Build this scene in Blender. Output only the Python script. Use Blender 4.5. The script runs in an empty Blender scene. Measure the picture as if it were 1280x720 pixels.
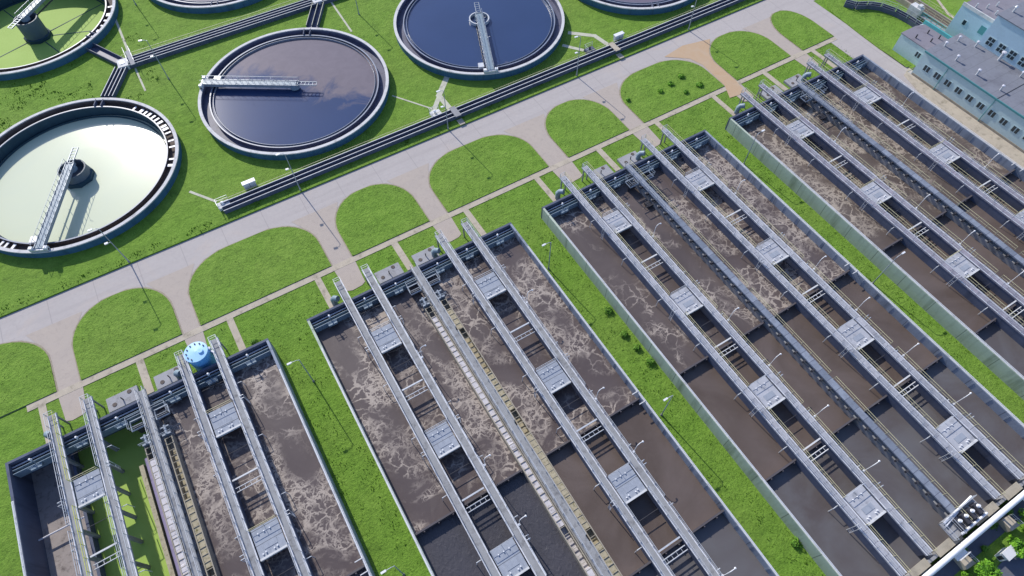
import bpy, math, random
from mathutils import Vector, Matrix
R = math.radians
random.seed(11)
scene = bpy.context.scene
col = scene.collection
PI = math.pi

# ------------------------------------------------------------------ mesh helper
class MB:
    def __init__(s): s.v = []; s.f = []; s.smooth = False
    def quad(s, pts):
        n = len(s.v); s.v += [tuple(p) for p in pts]; s.f.append(tuple(range(n, n + len(pts)))); return s
    def box(s, x0, x1, y0, y1, z0, z1):
        n = len(s.v)
        s.v += [(x0,y0,z0),(x1,y0,z0),(x1,y1,z0),(x0,y1,z0),(x0,y0,z1),(x1,y0,z1),(x1,y1,z1),(x0,y1,z1)]
        for f in ((0,3,2,1),(4,5,6,7),(0,1,5,4),(1,2,6,5),(2,3,7,6),(3,0,4,7)): s.f.append(tuple(n+i for i in f))
        return s
    def beam(s, p, q, w, h):
        p, q = Vector(p), Vector(q); d = q - p
        if d.length < 1e-6: return s
        d.normalize()
        a = Vector((0,0,1)).cross(d)
        if a.length < 1e-3: a = Vector((1,0,0))
        a.normalize(); b = d.cross(a); a *= w/2; b *= h/2
        n = len(s.v)
        for c in (p, q):
            for k in (-a-b, a-b, a+b, -a+b): s.v.append(tuple(c+k))
        for f in ((0,1,2,3),(7,6,5,4),(0,4,5,1),(1,5,6,2),(2,6,7,3),(3,7,4,0)): s.f.append(tuple(n+i for i in f))
        return s
    def tube(s, pts, r, n=8):
        pts = [Vector(p) for p in pts]; rings = []
        for i, p in enumerate(pts):
            d = (pts[min(i+1,len(pts)-1)] - pts[max(i-1,0)]).normalized()
            a = d.cross(Vector((0,0,1)))
            if a.length < 1e-3: a = d.cross(Vector((0,1,0)))
            a.normalize(); b = a.cross(d); base = len(s.v)
            rr = r[i] if isinstance(r, (list, tuple)) else r
            for k in range(n):
                t = 2*PI*k/n; s.v.append(tuple(p + a*rr*math.cos(t) + b*rr*math.sin(t)))
            rings.append(base)
        for i in range(len(rings)-1):
            for k in range(n):
                k2 = (k+1) % n
                s.f.append((rings[i]+k, rings[i]+k2, rings[i+1]+k2, rings[i+1]+k))
        s.f.append(tuple(rings[0]+k for k in range(n))); s.f.append(tuple(rings[-1]+k for k in reversed(range(n))))
        return s
    def cyl(s, x, y, z0, z1, r, n=16, r1=None):
        r1 = r if r1 is None else r1
        return s.lathe(x, y, [(0,z0),(r,z0),(r1,z1),(0,z1)], n)
    def lathe(s, x, y, prof, n=96, closed=False):
        base = len(s.v); m = len(prof)
        for k in range(n):
            t = 2*PI*k/n; c, w = math.cos(t), math.sin(t)
            for r, z in prof: s.v.append((x+r*c, y+r*w, z))
        for k in range(n):
            a, b = base+k*m, base+((k+1) % n)*m
            for i in range(m if closed else m-1):
                j = (i+1) % m
                s.f.append((a+i, b+i, b+j, a+j))
        return s
    def prism(s, poly, z0, z1):
        n = len(s.v); m = len(poly)
        s.v += [(x,y,z0) for x,y in poly] + [(x,y,z1) for x,y in poly]
        s.f.append(tuple(n+m+i for i in range(m)))
        for i in range(m): s.f.append((n+i, n+(i+1)%m, n+m+(i+1)%m, n+m+i))
        return s
    def sheet(s, poly, z): return s.quad([(x,y,z) for x,y in poly])
    def rail(s, p, q, h=1.1, step=2.0, w=0.055, mid=True):
        p, q = Vector(p), Vector(q); L = (q-p).length; k = max(1, round(L/step)); up = Vector((0,0,1))
        for i in range(k+1):
            c = p.lerp(q, i/k); s.beam(c, c+up*h, w, w)
        s.beam(p+up*h, q+up*h, w, w)
        if mid: s.beam(p+up*h*.52, q+up*h*.52, w*.8, w*.8)
        return s
    def build(s, name, m, parent=None, smooth=False):
        me = bpy.data.meshes.new(name)
        off = Vector((0,0,0)); pp = parent
        while pp is not None: off += pp.location; pp = pp.parent
        me.from_pydata([(x-off.x, y-off.y, z-off.z) for x,y,z in s.v], [], s.f)
        me.materials.append(m)
        if smooth:
            for p in me.polygons: p.use_smooth = True
            try: me.set_sharp_from_angle(angle=R(40))
            except Exception: pass
        me.update()
        o = bpy.data.objects.new(name, me); col.objects.link(o)
        if parent is not None: o.parent = parent
        return o

def tag(o, label=None, cat=None, group=None, kind=None):
    if label: o['label'] = label
    if cat: o['category'] = cat
    if group: o['group'] = group
    if kind: o['kind'] = kind
    return o
def thing(name, label, cat, loc=(0,0,0), group=None):
    o = bpy.data.objects.new(name, None); col.objects.link(o); o.location = loc; o.empty_display_size = .3
    return tag(o, label, cat, group)
def dup(root, loc, rz, label):
    r = root.copy(); col.objects.link(r); r.location = loc; r.rotation_euler = (0,0,rz); r['label'] = label
    for ch in list(root.children):
        c = ch.copy(); col.objects.link(c); c.parent = r
        for gch in list(ch.children):
            d = gch.copy(); col.objects.link(d); d.parent = c
    return r

# ------------------------------------------------------------------ materials
class NT:
    def __init__(s, name):
        s.m = bpy.data.materials.new(name); s.m.use_nodes = True; s.t = s.m.node_tree
        s.b = s.t.nodes['Principled BSDF']
        s.pos = s.t.nodes.new('ShaderNodeNewGeometry').outputs['Position']
    def n(s, ty, **kw):
        x = s.t.nodes.new(ty)
        for k, v in kw.items(): setattr(x, k, v)
        return x
    def l(s, a, b): s.t.links.new(a, b)
    def noise(s, scale, detail=4, rough=.55, vec=None, dist=0.0, stretch=None):
        v = vec or s.pos
        if stretch:
            mp = s.n('ShaderNodeMapping'); mp.inputs['Scale'].default_value = stretch; s.l(v, mp.inputs['Vector']); v = mp.outputs['Vector']
        x = s.n('ShaderNodeTexNoise'); s.l(v, x.inputs['Vector'])
        x.inputs['Scale'].default_value = scale; x.inputs['Detail'].default_value = detail
        x.inputs['Roughness'].default_value = rough; x.inputs['Distortion'].default_value = dist
        return x.outputs['Fac']
    def noisecol(s, scale, detail=3, vec=None):
        x = s.n('ShaderNodeTexNoise'); s.l(vec or s.pos, x.inputs['Vector']); x.inputs['Scale'].default_value = scale; x.inputs['Detail'].default_value = detail
        return x.outputs['Color']
    def vmath(s, op, a, b):
        x = s.n('ShaderNodeVectorMath', operation=op)
        for i, q in enumerate((a, b)):
            if hasattr(q, 'is_linked'): s.l(q, x.inputs[i])
            else: x.inputs[i].default_value = q
        return x.outputs[0]
    def math(s, op, a, b=0.0, clamp=False):
        x = s.n('ShaderNodeMath', operation=op, use_clamp=clamp)
        for i, q in enumerate((a, b)):
            if hasattr(q, 'is_linked'): s.l(q, x.inputs[i])
            else: x.inputs[i].default_value = q
        return x.outputs[0]
    def ramp(s, fac, stops):
        x = s.n('ShaderNodeValToRGB'); s.l(fac, x.inputs['Fac']); e = x.color_ramp.elements
        while len(e) < len(stops): e.new(.5)
        for i, (p, c) in enumerate(stops):
            e[i].position = p; e[i].color = (c,c,c,1) if isinstance(c, (int,float)) else (*c,1)
        return x.outputs['Color']
    def mix(s, fac, a, b, mode='MIX'):
        x = s.n('ShaderNodeMix', data_type='RGBA', blend_type=mode)
        for i, q in ((0,fac),(6,a),(7,b)):
            if hasattr(q, 'is_linked'): s.l(q, x.inputs[i])
            elif i == 0: x.inputs[0].default_value = q
            else: x.inputs[i].default_value = (*q,1)
        return x.outputs[2]
    def sep(s, v=None):
        x = s.n('ShaderNodeSeparateXYZ'); s.l(v or s.pos, x.inputs[0]); return x.outputs
    def bump(s, h, strength=.5, dist=.05):
        x = s.n('ShaderNodeBump'); x.inputs['Strength'].default_value = strength; x.inputs['Distance'].default_value = dist
        s.l(h, x.inputs['Height']); s.l(x.outputs['Normal'], s.b.inputs['Normal'])
    def out(s, colr, rough=.8, metal=0.0, spec=.5):
        if hasattr(colr, 'is_linked'): s.l(colr, s.b.inputs['Base Color'])
        else: s.b.inputs['Base Color'].default_value = (*colr,1)
        if hasattr(rough, 'is_linked'): s.l(rough, s.b.inputs['Roughness'])
        else: s.b.inputs['Roughness'].default_value = rough
        s.b.inputs['Metallic'].default_value = metal
        s.b.inputs['Specular IOR Level'].default_value = spec
        return s.m

def sc(c, k): return tuple(min(.95, x*k) for x in c)
def concrete(name, c, var=.35, rough=.85, scale=.5, stain=(.3,.28,.24), stain_amt=.5, streak=False, joint=None):
    t = NT(name)
    a = t.noise(scale, 6, .6); b = t.noise(scale*9, 4, .6)
    base = t.mix(a, sc(c, 1-var), sc(c, 1+var))
    base = t.mix(t.math('MULTIPLY', b, .35), base, sc(c, .55))
    st = t.noise(scale*1.7, 5, .65, stretch=(1,1,.12) if streak else None)
    base = t.mix(t.ramp(st, [(.52,0.0),(.72,stain_amt)]), base, sc(stain, .5))
    if joint:
        ax, gap, wd, amt = joint
        fr = t.math('FRACT', t.math('DIVIDE', t.math('ADD', t.sep()[ax], 1000.), gap))
        base = t.mix(t.math('MULTIPLY', t.math('LESS_THAN', fr, wd/gap), amt), base, sc(c, .35))
        drip = t.noise(1.3, 3, .6, stretch=(1,1,.05)); base = t.mix(t.ramp(drip, [(.55,0.0),(.75,.35)]), base, sc(c, .45))
    t.bump(b, .25, .03)
    return t.out(base, rough, 0, .3)
def paint(name, c, rough=.5, var=.15, dirt=.3, metal=0.0):
    t = NT(name)
    a = t.noise(.7, 5, .6)
    base = t.mix(a, sc(c, 1-var), sc(c, 1+var))
    d = t.noise(2.6, 5, .65)
    base = t.mix(t.ramp(d, [(.5,0.0),(.75,dirt)]), base, (.10,.085,.07))
    return t.out(base, rough, metal, .4)

def grass_mat(name, lo, mid, hi, dry=.12):
    t = NT(name)
    big = t.noise(.05, 4, .6); med = t.noise(.42, 6, .65, dist=.6); fin = t.noise(3.2, 5, .75); clump = t.noise(1.1, 4, .7, dist=.4)
    f = t.math('ADD', t.math('MULTIPLY', med, .5), t.math('ADD', t.math('MULTIPLY', fin, .35), t.math('MULTIPLY', clump, .3)))
    c = t.ramp(f, [(.42, lo), (.56, mid), (.74, hi)])
    c = t.mix(t.ramp(big, [(.40,0.0),(.62,dry*1.6)]), c, (.235,.29,.075))
    patch = t.noise(.16, 5, .6, dist=.8)
    c = t.mix(t.ramp(patch, [(.55,0.0),(.72,.45)]), c, sc(lo, 1.15))
    brown = t.noise(.33, 6, .7)
    c = t.mix(t.ramp(brown, [(.64,0.0),(.78,.4)]), c, (.16,.14,.06))
    speck = t.noise(1.9, 5, .8, dist=.5)
    c = t.mix(t.ramp(speck, [(.54,0.0),(.68,.55)]), c, sc(lo, .55))
    tip = t.noise(2.7, 4, .8, dist=.3)
    c = t.mix(t.ramp(tip, [(.56,0.0),(.72,.5)]), c, sc(hi, 1.25))
    strk = t.noise(.8, 4, .6, stretch=(.18,1.6,1))
    c = t.mix(t.ramp(strk, [(.5,0.0),(.7,.22)]), c, sc(lo, .8))
    h = t.math('ADD', t.math('MULTIPLY', fin, .7), t.math('ADD', clump, speck))
    t.bump(h, .8, .22)
    return t.out(c, .9, 0, .15)

G = {}
M = {}
M['grass'] = grass_mat('grass_blades', (.100,.185,.026), (.155,.280,.036), (.215,.350,.055))
M['grass_deep'] = grass_mat('rough_grass', (.092,.178,.024), (.148,.275,.034), (.205,.345,.052), .12)
t = NT('tuft'); M['tuft'] = t.out(t.ramp(t.noise(.9, 4), [(.35,(.10,.20,.015)),(.65,(.18,.32,.028))]), .8, 0, .2)
t = NT('weed_leaf'); M['weed'] = t.out(t.ramp(t.noise(1.6, 4), [(.35,(.065,.17,.014)),(.65,(.15,.31,.03))]), .7, 0, .3)
t = NT('tree_leaf'); M['leaf'] = t.out(t.ramp(t.noise(1.3, 4), [(.35,(.05,.17,.008)),(.65,(.19,.42,.02))]), .65, 0, .3)
M['bark'] = concrete('bark', (.10,.08,.06))

# road: asphalt with sandy tyre wash and patches
t = NT('asphalt_road')
a = t.noise(.12, 6, .65, dist=.7); b = t.noise(1.4, 5, .7); f = t.noise(14, 3)
c = t.mix(a, (.42,.38,.36), (.50,.46,.435))
c = t.mix(t.ramp(b, [(.45,0.0),(.75,.3)]), c, (.34,.305,.31))
sand = t.noise(.075, 5, .6, dist=1.2)
c = t.mix(t.ramp(sand, [(.56,0.0),(.74,.45)]), c, (.54,.44,.36))
crack = t.n('ShaderNodeTexVoronoi', feature='DISTANCE_TO_EDGE'); crack.inputs['Scale'].default_value = .22
t.l(t.vmath('ADD', t.pos, t.vmath('MULTIPLY', t.noisecol(.7, 5), (3,3,0))), crack.inputs['Vector'])
c = t.mix(t.ramp(crack.outputs['Distance'], [(.003,.12),(.008,0.0)]), c, (.22,.20,.20))
c = t.mix(t.math('MULTIPLY', f, .2), c, (.32,.29,.29))
jx = t.math('FRACT', t.math('DIVIDE', t.math('ADD', t.sep()[0], 1000.), 7.5)); c = t.mix(t.math('MULTIPLY', t.math('LESS_THAN', jx, .018), .35), c, (.22,.20,.20))
ty = t.noise(.5, 4, .6, stretch=(.05,1.6,1)); c = t.mix(t.ramp(ty, [(.50,0.0),(.66,.30)]), c, (.34,.305,.295))
t.bump(f, .2, .01)
M['road'] = t.out(c, .9, 0, .2)
# branch road: dustier toward its end
t = NT('dusty_branch_road')
a = t.noise(.25, 6, .65, dist=.7); b = t.noise(1.1, 6, .7, dist=.5); f = t.noise(12, 3)
c = t.mix(a, (.42,.365,.325), (.50,.425,.355))
c = t.mix(t.ramp(b, [(.5,0.0),(.75,.5)]), c, (.32,.27,.24))
c = t.mix(t.math('MULTIPLY', f, .3), c, (.28,.24,.22))
M['branch'] = t.out(c, .92, 0, .2)
t = NT('orange_soil')
a = t.noise(.35, 6, .7, dist=.6)
c = t.mix(a, (.48,.30,.16), (.50,.40,.30)); M['soil'] = t.out(c, .95, 0, .1)
M['path'] = concrete('footpath_concrete', (.50,.435,.345), .25, .9, .4, (.25,.22,.15), .6)
M['pathw'] = concrete('pale_path', (.56,.55,.44), .2, .9, .5)
M['edging'] = concrete('soil_edging', (.36,.31,.24), .35, .95, 1.2, (.2,.2,.08), .6)
M['kerb'] = concrete('kerb_concrete', (.42,.39,.36), .2)
M['conc'] = concrete('weathered_concrete', (.30,.30,.31), .35, .85, .35, (.14,.14,.12), .7, True)
M['wallout'] = concrete('green_grey_wall', (.47,.53,.44), .2, .85, .25, (.25,.31,.18), .7, True, (1,6.0,.12,.8))
M['coping'] = concrete('pale_coping', (.66,.66,.66), .12, .7, .4, (.3,.3,.3), .4)
M['darkwall'] = concrete('navy_shade_wall', (.105,.12,.175), .3, .8, .3, (.08,.09,.13), .6, True)  # navy tone carries the shade of walls turned from the sun
M['sidewall'] = concrete('pale_blue_wall', (.28,.32,.39), .2, .8, .3, (.16,.18,.22), .7, True, (1,6.0,.12,.8))
M['sill'] = concrete('wet_wall', (.10,.09,.10), .3, .7, .4)
M['deck'] = concrete('walkway_concrete', (.31,.315,.325), .28, .8, .6, (.14,.13,.14), .6)
M['edge'] = concrete('pale_deck_edge', (.66,.665,.70), .18, .8, .9, (.3,.3,.32), .5)
t = NT('tiled_deck')                                   # deck slabs with joints every 1.8 m
y = t.sep()[1]; fr = t.math('FRACT', t.math('DIVIDE', y, 1.8)); j = t.math('LESS_THAN', fr, .05)
idx = t.math('FLOOR', t.math('DIVIDE', y, 1.8)); wn = t.n('ShaderNodeTexWhiteNoise', noise_dimensions='1D'); t.l(idx, wn.inputs['W'])
c = t.mix(wn.outputs['Value'], (.28,.295,.34), (.44,.445,.49)); c = t.mix(t.ramp(t.noise(.9, 6, .7), [(.4,0.0),(.7,.6)]), c, (.19,.19,.215))
c = t.mix(j, c, (.17,.17,.21)); M['tile'] = t.out(c, .8, 0, .3)
M['tileb'] = M['tile'].copy(); M['tileb'].name = 'violet_tiled_deck'
M['tilec'] = M['tile'].copy(); M['tilec'].name = 'blue_tiled_deck'
for nm_, k_ in (('tileb',(.74,.69,.75,1)),('tilec',(.62,.69,.77,1))):
    nt_ = M[nm_].node_tree; b_ = nt_.nodes['Principled BSDF']; src = b_.inputs['Base Color'].links[0].from_socket
    mx = nt_.nodes.new('ShaderNodeMix'); mx.data_type = 'RGBA'; mx.blend_type = 'MULTIPLY'; mx.inputs[0].default_value = 1; mx.inputs[7].default_value = k_
    nt_.links.new(src, mx.inputs[6]); nt_.links.new(mx.outputs[2], b_.inputs['Base Color'])
t = NT('platform_slab')
y = t.sep(); fr = t.math('FRACT', t.math('DIVIDE', t.math('ADD', y[1], 100.), 2.05)); j = t.math('LESS_THAN', fr, .035)
c = t.mix(t.noise(.8, 6, .7, dist=.8), (.21,.235,.29), (.40,.43,.48)); c = t.mix(t.ramp(t.noise(2.2, 6, .7, stretch=(1,.3,1)), [(.5,0.0),(.7,.35)]), c, (.15,.17,.21))
c = t.mix(j, c, (.07,.075,.09)); M['plat'] = t.out(c, .75, 0, .3)
M['plat2'] = concrete('pale_platform_slab', (.43,.44,.48), .25, .75, .5, (.25,.27,.31), .6)
M['cover'] = concrete('chamber_slab', (.36,.36,.38), .2, .85, .6, (.18,.17,.16), .5)
M['tan'] = concrete('tan_beam', (.38,.34,.27), .3, .9, .6)
M['bsteel'] = paint('bridge_steel', (.29,.33,.38), .45, .2, .35, .2)
M['steel'] = paint('galvanised_steel', (.55,.57,.60), .45, .2, .35, .2)
M['pale'] = paint('pale_painted_pipe', (.62,.62,.68), .45, .12, .25)
M['white'] = paint('white_paint', (.78,.78,.80), .45, .06, .2)
M['yellow'] = paint('faded_yellow_rail', (.60,.55,.33), .55, .15, .3)
M['lime'] = paint('lime_yellow_rail', (.58,.60,.10), .55, .15, .2)
M['dark'] = paint('dark_fitting', (.045,.045,.055), .6, .2, .2)
M['purple'] = paint('purple_pipe', (.26,.22,.33), .5, .2, .45)
M['teal'] = paint('teal_steel', (.10,.42,.42), .5, .1, .2)
M['column'] = paint('dark_column', (.085,.115,.15), .6, .2, .3)
M['bluegrey'] = paint('blue_grey_pipe', (.20,.27,.33), .5, .15, .3)
M['tankwall'] = concrete('painted_tank_wall', (.05,.135,.22), .25, .6, .25, (.04,.08,.11), .6, True, (0,5.0,.06,.5))
M['tankrim'] = concrete('tank_rim', (.62,.61,.61), .2, .75, .5, (.28,.26,.25), .5)
M['launder'] = concrete('wet_launder', (.12,.125,.19), .35, .55, .7, (.05,.05,.06), .6)
M['launderdry'] = concrete('dry_launder', (.13,.105,.095), .35, .8, .7, (.05,.05,.05), .6)
M['weir'] = paint('weir_plate', (.22,.25,.32), .45, .2, .3)
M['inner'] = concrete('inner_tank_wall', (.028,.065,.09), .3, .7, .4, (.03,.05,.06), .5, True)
M['bluetank'] = paint('sky_blue_paint', (.13,.42,.80), .4, .06, .12)
M['bluetop_lit'] = paint('sunlit_blue_lid', (.36,.62,.86), .4, .06, .12)  # paler copy of the shell paint; sunlight on the top is in the colour
M['bwall'] = paint('pale_blue_cladding', (.45,.575,.60), .6, .10, .15)
M['bwall2'] = paint('light_blue_cladding', (.42,.57,.66), .6, .08, .12)
M['roof'] = concrete('grey_roof_felt', (.225,.235,.275), .14, .85, .12, (.17,.16,.20), .45, False, (1,2.4,.10,.35))
M['roof2'] = concrete('rosy_roof_felt', (.245,.23,.27), .15, .85, .3, (.2,.17,.2), .4)
M['eave'] = paint('teal_eave', (.08,.26,.28), .5, .1, .1)
t = NT('window_glass'); M['glass'] = t.out((.02,.035,.045), .08, 0, .5)
M['asphalt'] = concrete('shadow_dark_asphalt', (.12,.13,.17), .3, .9, .4)  # dark tone holds the yard's shadow; the path shares it
M['crustw'] = concrete('pale_crust', (.60,.57,.58), .35, .9, 1.1, (.3,.24,.2), .8)
M['crusty'] = concrete('tan_crust', (.42,.37,.26), .45, .9, 1.3, (.22,.20,.05), .9)
M['sandfloor'] = concrete('dried_sludge_floor', (.34,.30,.285), .35, .95, .6, (.10,.08,.08), .7)

def sludge(name, base, alt, foamc, amount, rough=.35, ripple=False):
    t = NT(name)
    big = t.noise(.10, 4, .6, dist=.9)
    c = t.mix(t.ramp(big, [(.35,0.0),(.65,1.0)]), base, alt)
    sw = t.noise(.22, 6, .65, dist=2.2)
    c = t.mix(t.ramp(sw, [(.52,0.0),(.75,.14 if amount > 0 else .45)]), c, sc(foamc, .62))
    if amount > 0:
        wob = t.vmath('MULTIPLY', t.vmath('SUBTRACT', t.noisecol(.55, 5), (.5,.5,.5)), (1.9,1.9,0))
        wob2 = t.vmath('MULTIPLY', t.vmath('SUBTRACT', t.noisecol(2.2, 4), (.5,.5,.5)), (.6,.6,0))
        p = t.vmath('ADD', t.vmath('ADD', t.pos, wob), wob2)
        def web(scale, w):
            v = t.n('ShaderNodeTexVoronoi', feature='DISTANCE_TO_EDGE'); v.inputs['Scale'].default_value = scale
            t.l(p, v.inputs['Vector']); return t.ramp(v.outputs['Distance'], [(0.0,1.0),(w*.5,.9),(w,0.0)])
        def hair(scale, w, dist):
            r_ = t.math('ABSOLUTE', t.math('SUBTRACT', t.noise(scale, 3, .5, vec=p, dist=dist), .5))
            return t.ramp(r_, [(0.0,1.0),(w*.5,.9),(w,0.0)])
        w1 = web(.50, .065); w2 = web(1.0, .105); h1 = hair(.50, .013, .5); h2 = hair(.85, .017, .6)
        mask = t.ramp(t.noise(.105, 4, .6, dist=.8), [(.60-.20*amount,0.0),(.72-.20*amount,1.0)])
        mask2 = t.ramp(t.noise(.19, 4, .6, dist=.6), [(.50-.10*amount,0.0),(.64-.10*amount,1.0)])
        fr = t.noise(4.0, 4, .7)
        lines = t.math('MAXIMUM', t.math('MULTIPLY', w1, .9), t.math('MULTIPLY', t.math('MAXIMUM', t.math('MULTIPLY', w2, .9), t.math('MAXIMUM', h1, h2)), mask2))
        lines = t.math('MULTIPLY', lines, t.math('ADD', .5, t.math('MULTIPLY', fr, 1.0)), True)
        froth = t.math('MULTIPLY', t.ramp(t.noise(1.3, 6, .75, dist=.8), [(.54,0.0),(.76,.14)]), mask2)
        foam = t.math('MULTIPLY', t.math('MAXIMUM', lines, froth), mask, True)
        c = t.mix(foam, c, foamc)
        t.bump(foam, .3, .03)
    if ripple:
        w = t.noise(1.5, 3, .5, dist=1.2, stretch=(1,.6,1)); t.bump(w, .9, .12)
    return t.out(c, rough, 0, .4)
BR, GR, FO = (.105,.080,.076), (.135,.108,.100), (.43,.37,.32)
M['foam'] = sludge('foamy_sludge', (.090,.070,.068), (.118,.094,.090), FO, .85)
M['foam_more'] = sludge('frothy_sludge', (.098,.078,.070), (.135,.108,.092), (.41,.35,.285), .85)
M['foam_less'] = sludge('thin_foam_sludge', (.094,.075,.071), (.125,.10,.094), FO, .55)
M['calm'] = sludge('calm_brown_sludge', (.098,.074,.062), (.140,.110,.098), (.20,.16,.14), 0)
M['greycalm'] = sludge('grey_brown_sludge', (.095,.080,.078), (.130,.125,.130), (.20,.18,.18), 0)
M['slate'] = sludge('slate_sludge', (.062,.060,.068), (.078,.074,.085), (.11,.10,.12), 0, .3, True)
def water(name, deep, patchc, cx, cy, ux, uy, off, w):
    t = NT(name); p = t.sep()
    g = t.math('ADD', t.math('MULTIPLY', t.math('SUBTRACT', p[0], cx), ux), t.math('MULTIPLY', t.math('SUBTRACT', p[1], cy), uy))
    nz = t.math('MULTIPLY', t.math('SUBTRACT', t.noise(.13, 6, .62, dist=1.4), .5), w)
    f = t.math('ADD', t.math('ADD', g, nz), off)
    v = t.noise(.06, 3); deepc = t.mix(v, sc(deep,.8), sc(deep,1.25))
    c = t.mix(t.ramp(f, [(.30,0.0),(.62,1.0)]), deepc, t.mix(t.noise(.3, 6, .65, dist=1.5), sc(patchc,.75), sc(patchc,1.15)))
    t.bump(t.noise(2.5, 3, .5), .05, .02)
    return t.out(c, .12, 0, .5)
NAVY = (.027,.050,.125)
M['waterA'] = water('water_cloud_reflection', NAVY, (.185,.155,.168), 15.05, 113.7, .055, .046, .36, 1.3)  # brown-grey patch is a cloud reflection mixed into the water colour
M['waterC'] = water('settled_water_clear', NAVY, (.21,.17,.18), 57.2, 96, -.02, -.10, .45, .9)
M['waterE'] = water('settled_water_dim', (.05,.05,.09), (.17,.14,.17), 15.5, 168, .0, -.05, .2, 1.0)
t = NT('glare_pale_liquid')
c = t.mix(t.noise(.10, 5, .6, dist=1.0), (.64,.67,.47), (.58,.63,.48)); M['glary'] = t.out(c, .15, 0, .4)  # pale cream stands in for sun glare reflected off the water
t = NT('green_liquid')
c = t.mix(t.noise(.10, 5, .6, dist=1.0), (.27,.42,.075), (.36,.50,.12)); M['algae'] = t.out(c, .7, 0, .15)
t = NT('green_shallow')
c = t.mix(t.noise(.25, 6, .65, dist=1.0), (.27,.42,.07), (.37,.50,.11)); M['shallow'] = t.out(c, .5, 0, .25)

# ------------------------------------------------------------------ setting
def structure(name, mb, m, label): return tag(mb.build(name, m), label, None, None, 'structure')
gm = MB()                                              # the far left basin is a pit: the ground stops at its walls
for a, b, c_, d in ((-900,900,58.1,87.2),(-900,-48.2,-17.9,58.1),(-10.0,900,-17.9,58.1),(-900,900,-700,-17.9)): gm.sheet([(a,c_),(b,c_),(b,d),(a,d)], 0)
structure('ground', gm, M['grass_deep'], 'green grass ground running between the basins')
def corner(cx, cy, rx, ry, a0, a1, n=10): return [(cx+rx*math.cos(R(a0+(a1-a0)*i/n)), cy+ry*math.sin(R(a0+(a1-a0)*i/n))) for i in range(n+1)]
structure('road', MB().sheet([(-300,66.4),(-46,66.4),(-46,68.15),(133.45,68.15),(133.45,-60),(125.1,-60),(125.1,66.9),(-46,66.9),(-300,66.3)][:0] or
          [(-300,68.15),(126,68.15),(126,-60),(133.1,-60),(133.1,50),(134.2,50),(134.2,80.5),(300,80.5),(300,86.9),(-300,86.9)], .03), M['road'], 'grey asphalt service road crossing the works')
lawn = MB().quad([(-900,86.95,0),(900,86.95,0),(900,86.95,.26),(-900,86.95,.26)])
HX = (-52.0, -8.0)
for a, b, c_, d in ((-900,HX[0],86.95,1250),(HX[1],900,86.95,1250),(*HX,86.95,92.5),(*HX,134.5,147.0),(*HX,189.0,1250)): lawn.sheet([(a,c_),(b,c_),(b,d),(a,d)], .26)
for (tx, ty), y0, y1 in (((-29.95,113.5),92.5,134.5),((-30.1,168.0),147.0,189.0)):   # the two empty tanks are pits too
    def edge(t):
        dx, dy = math.cos(t), math.sin(t); k = 1e9
        if dx > 1e-9: k = min(k, (HX[1]-tx)/dx)
        if dx < -1e-9: k = min(k, (HX[0]-tx)/dx)
        if dy > 1e-9: k = min(k, (y1-ty)/dy)
        if dy < -1e-9: k = min(k, (y0-ty)/dy)
        return (tx+dx*k, ty+dy*k, .26)
    an = sorted([2*PI*q/96 for q in range(96)] + [math.atan2(yy-ty, xx-tx) % (2*PI) for xx in HX for yy in (y0,y1)])
    for q, t0 in enumerate(an):
        t1 = an[(q+1) % len(an)]
        lawn.quad([(tx+19.5*math.cos(t0),ty+19.5*math.sin(t0),.26), edge(t0), edge(t1), (tx+19.5*math.cos(t1),ty+19.5*math.sin(t1),.26)])
structure('lawn', lawn, M['grass'], 'mown lawn around the round tanks')
isl = [(-300,-41.45),(-37.8,-22.0),(-18.9,4.2),(8.2,23.5),(27.4,49.7),(54.4,69.3),(73.2,95.0),(98.6,114.5),(118.3,128.1)]
TW = ['far left grass island', 'grass island above the blue tank', 'grass island right of the blue tank', 'small grass island between two branch roads', 'wide grass island in mid road',
      'square grass island', 'grass island with weed clumps', 'grass island beside the orange soil', 'last small grass island before the alley']
for i, (a, b) in enumerate(isl):
    rx, ry = min(8.5, (b-a)*.46), 7.5
    poly = [(a,68.2),(b,68.2)] + corner(b-rx, 81.7-ry, rx, ry, 0, 90) + corner(a+rx, 81.7-ry, rx, ry, 90, 180)
    mx_, my_ = (a+b)/2, 75.
    if i == 0: mx_ = -41.45-8
    ep = [(x_+(.22 if x_ > mx_ else -.22)+.08*math.sin(3.1*q), y_+(.2 if y_ > my_ else 0)+.08*math.cos(2.3*q)) for q, (x_, y_) in enumerate(poly)]
    structure('kerb', MB().sheet(ep, .076), M['edging'], 'worn soil edging around the ' + TW[i])
    structure('lawn', MB().prism(poly, .02, .17), M['grass'], 'rounded green ' + TW[i])
structure('lawn', MB().prism([(133.6,59.5),(134.2,51.2),(190,51.2),(190,80.2)] + corner(141,74.2,6.5,6.2,90,180)+[(133.9,66)], .02, .19), M['grass'], 'lawn running up to the blue building')
structure('lawn', MB().prism([(133.6,52),(135.1,52),(135.1,58.8),(133.6,58.8)], .2, .24), M['grass'], 'narrow grass strip beside the blue building')
structure('footpath', MB().prism([(-45.9,66.95),(128.1,66.95),(128.1,68.12),(-45.9,68.12)], .0, .07), M['path'], 'long tan concrete footpath along the islands')
structure('sidewalk', MB().prism([(125.3,-60),(132.75,-60),(132.75,51),(135.6,51.05),(135.6,59.2),(134.9,59.2),(134.9,52),(131.2,50.6),(128.6,42),(126.6,30),(125.3,18)], .0, .1), M['path'], 'tan sidewalk along the blue building wall')
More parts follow.
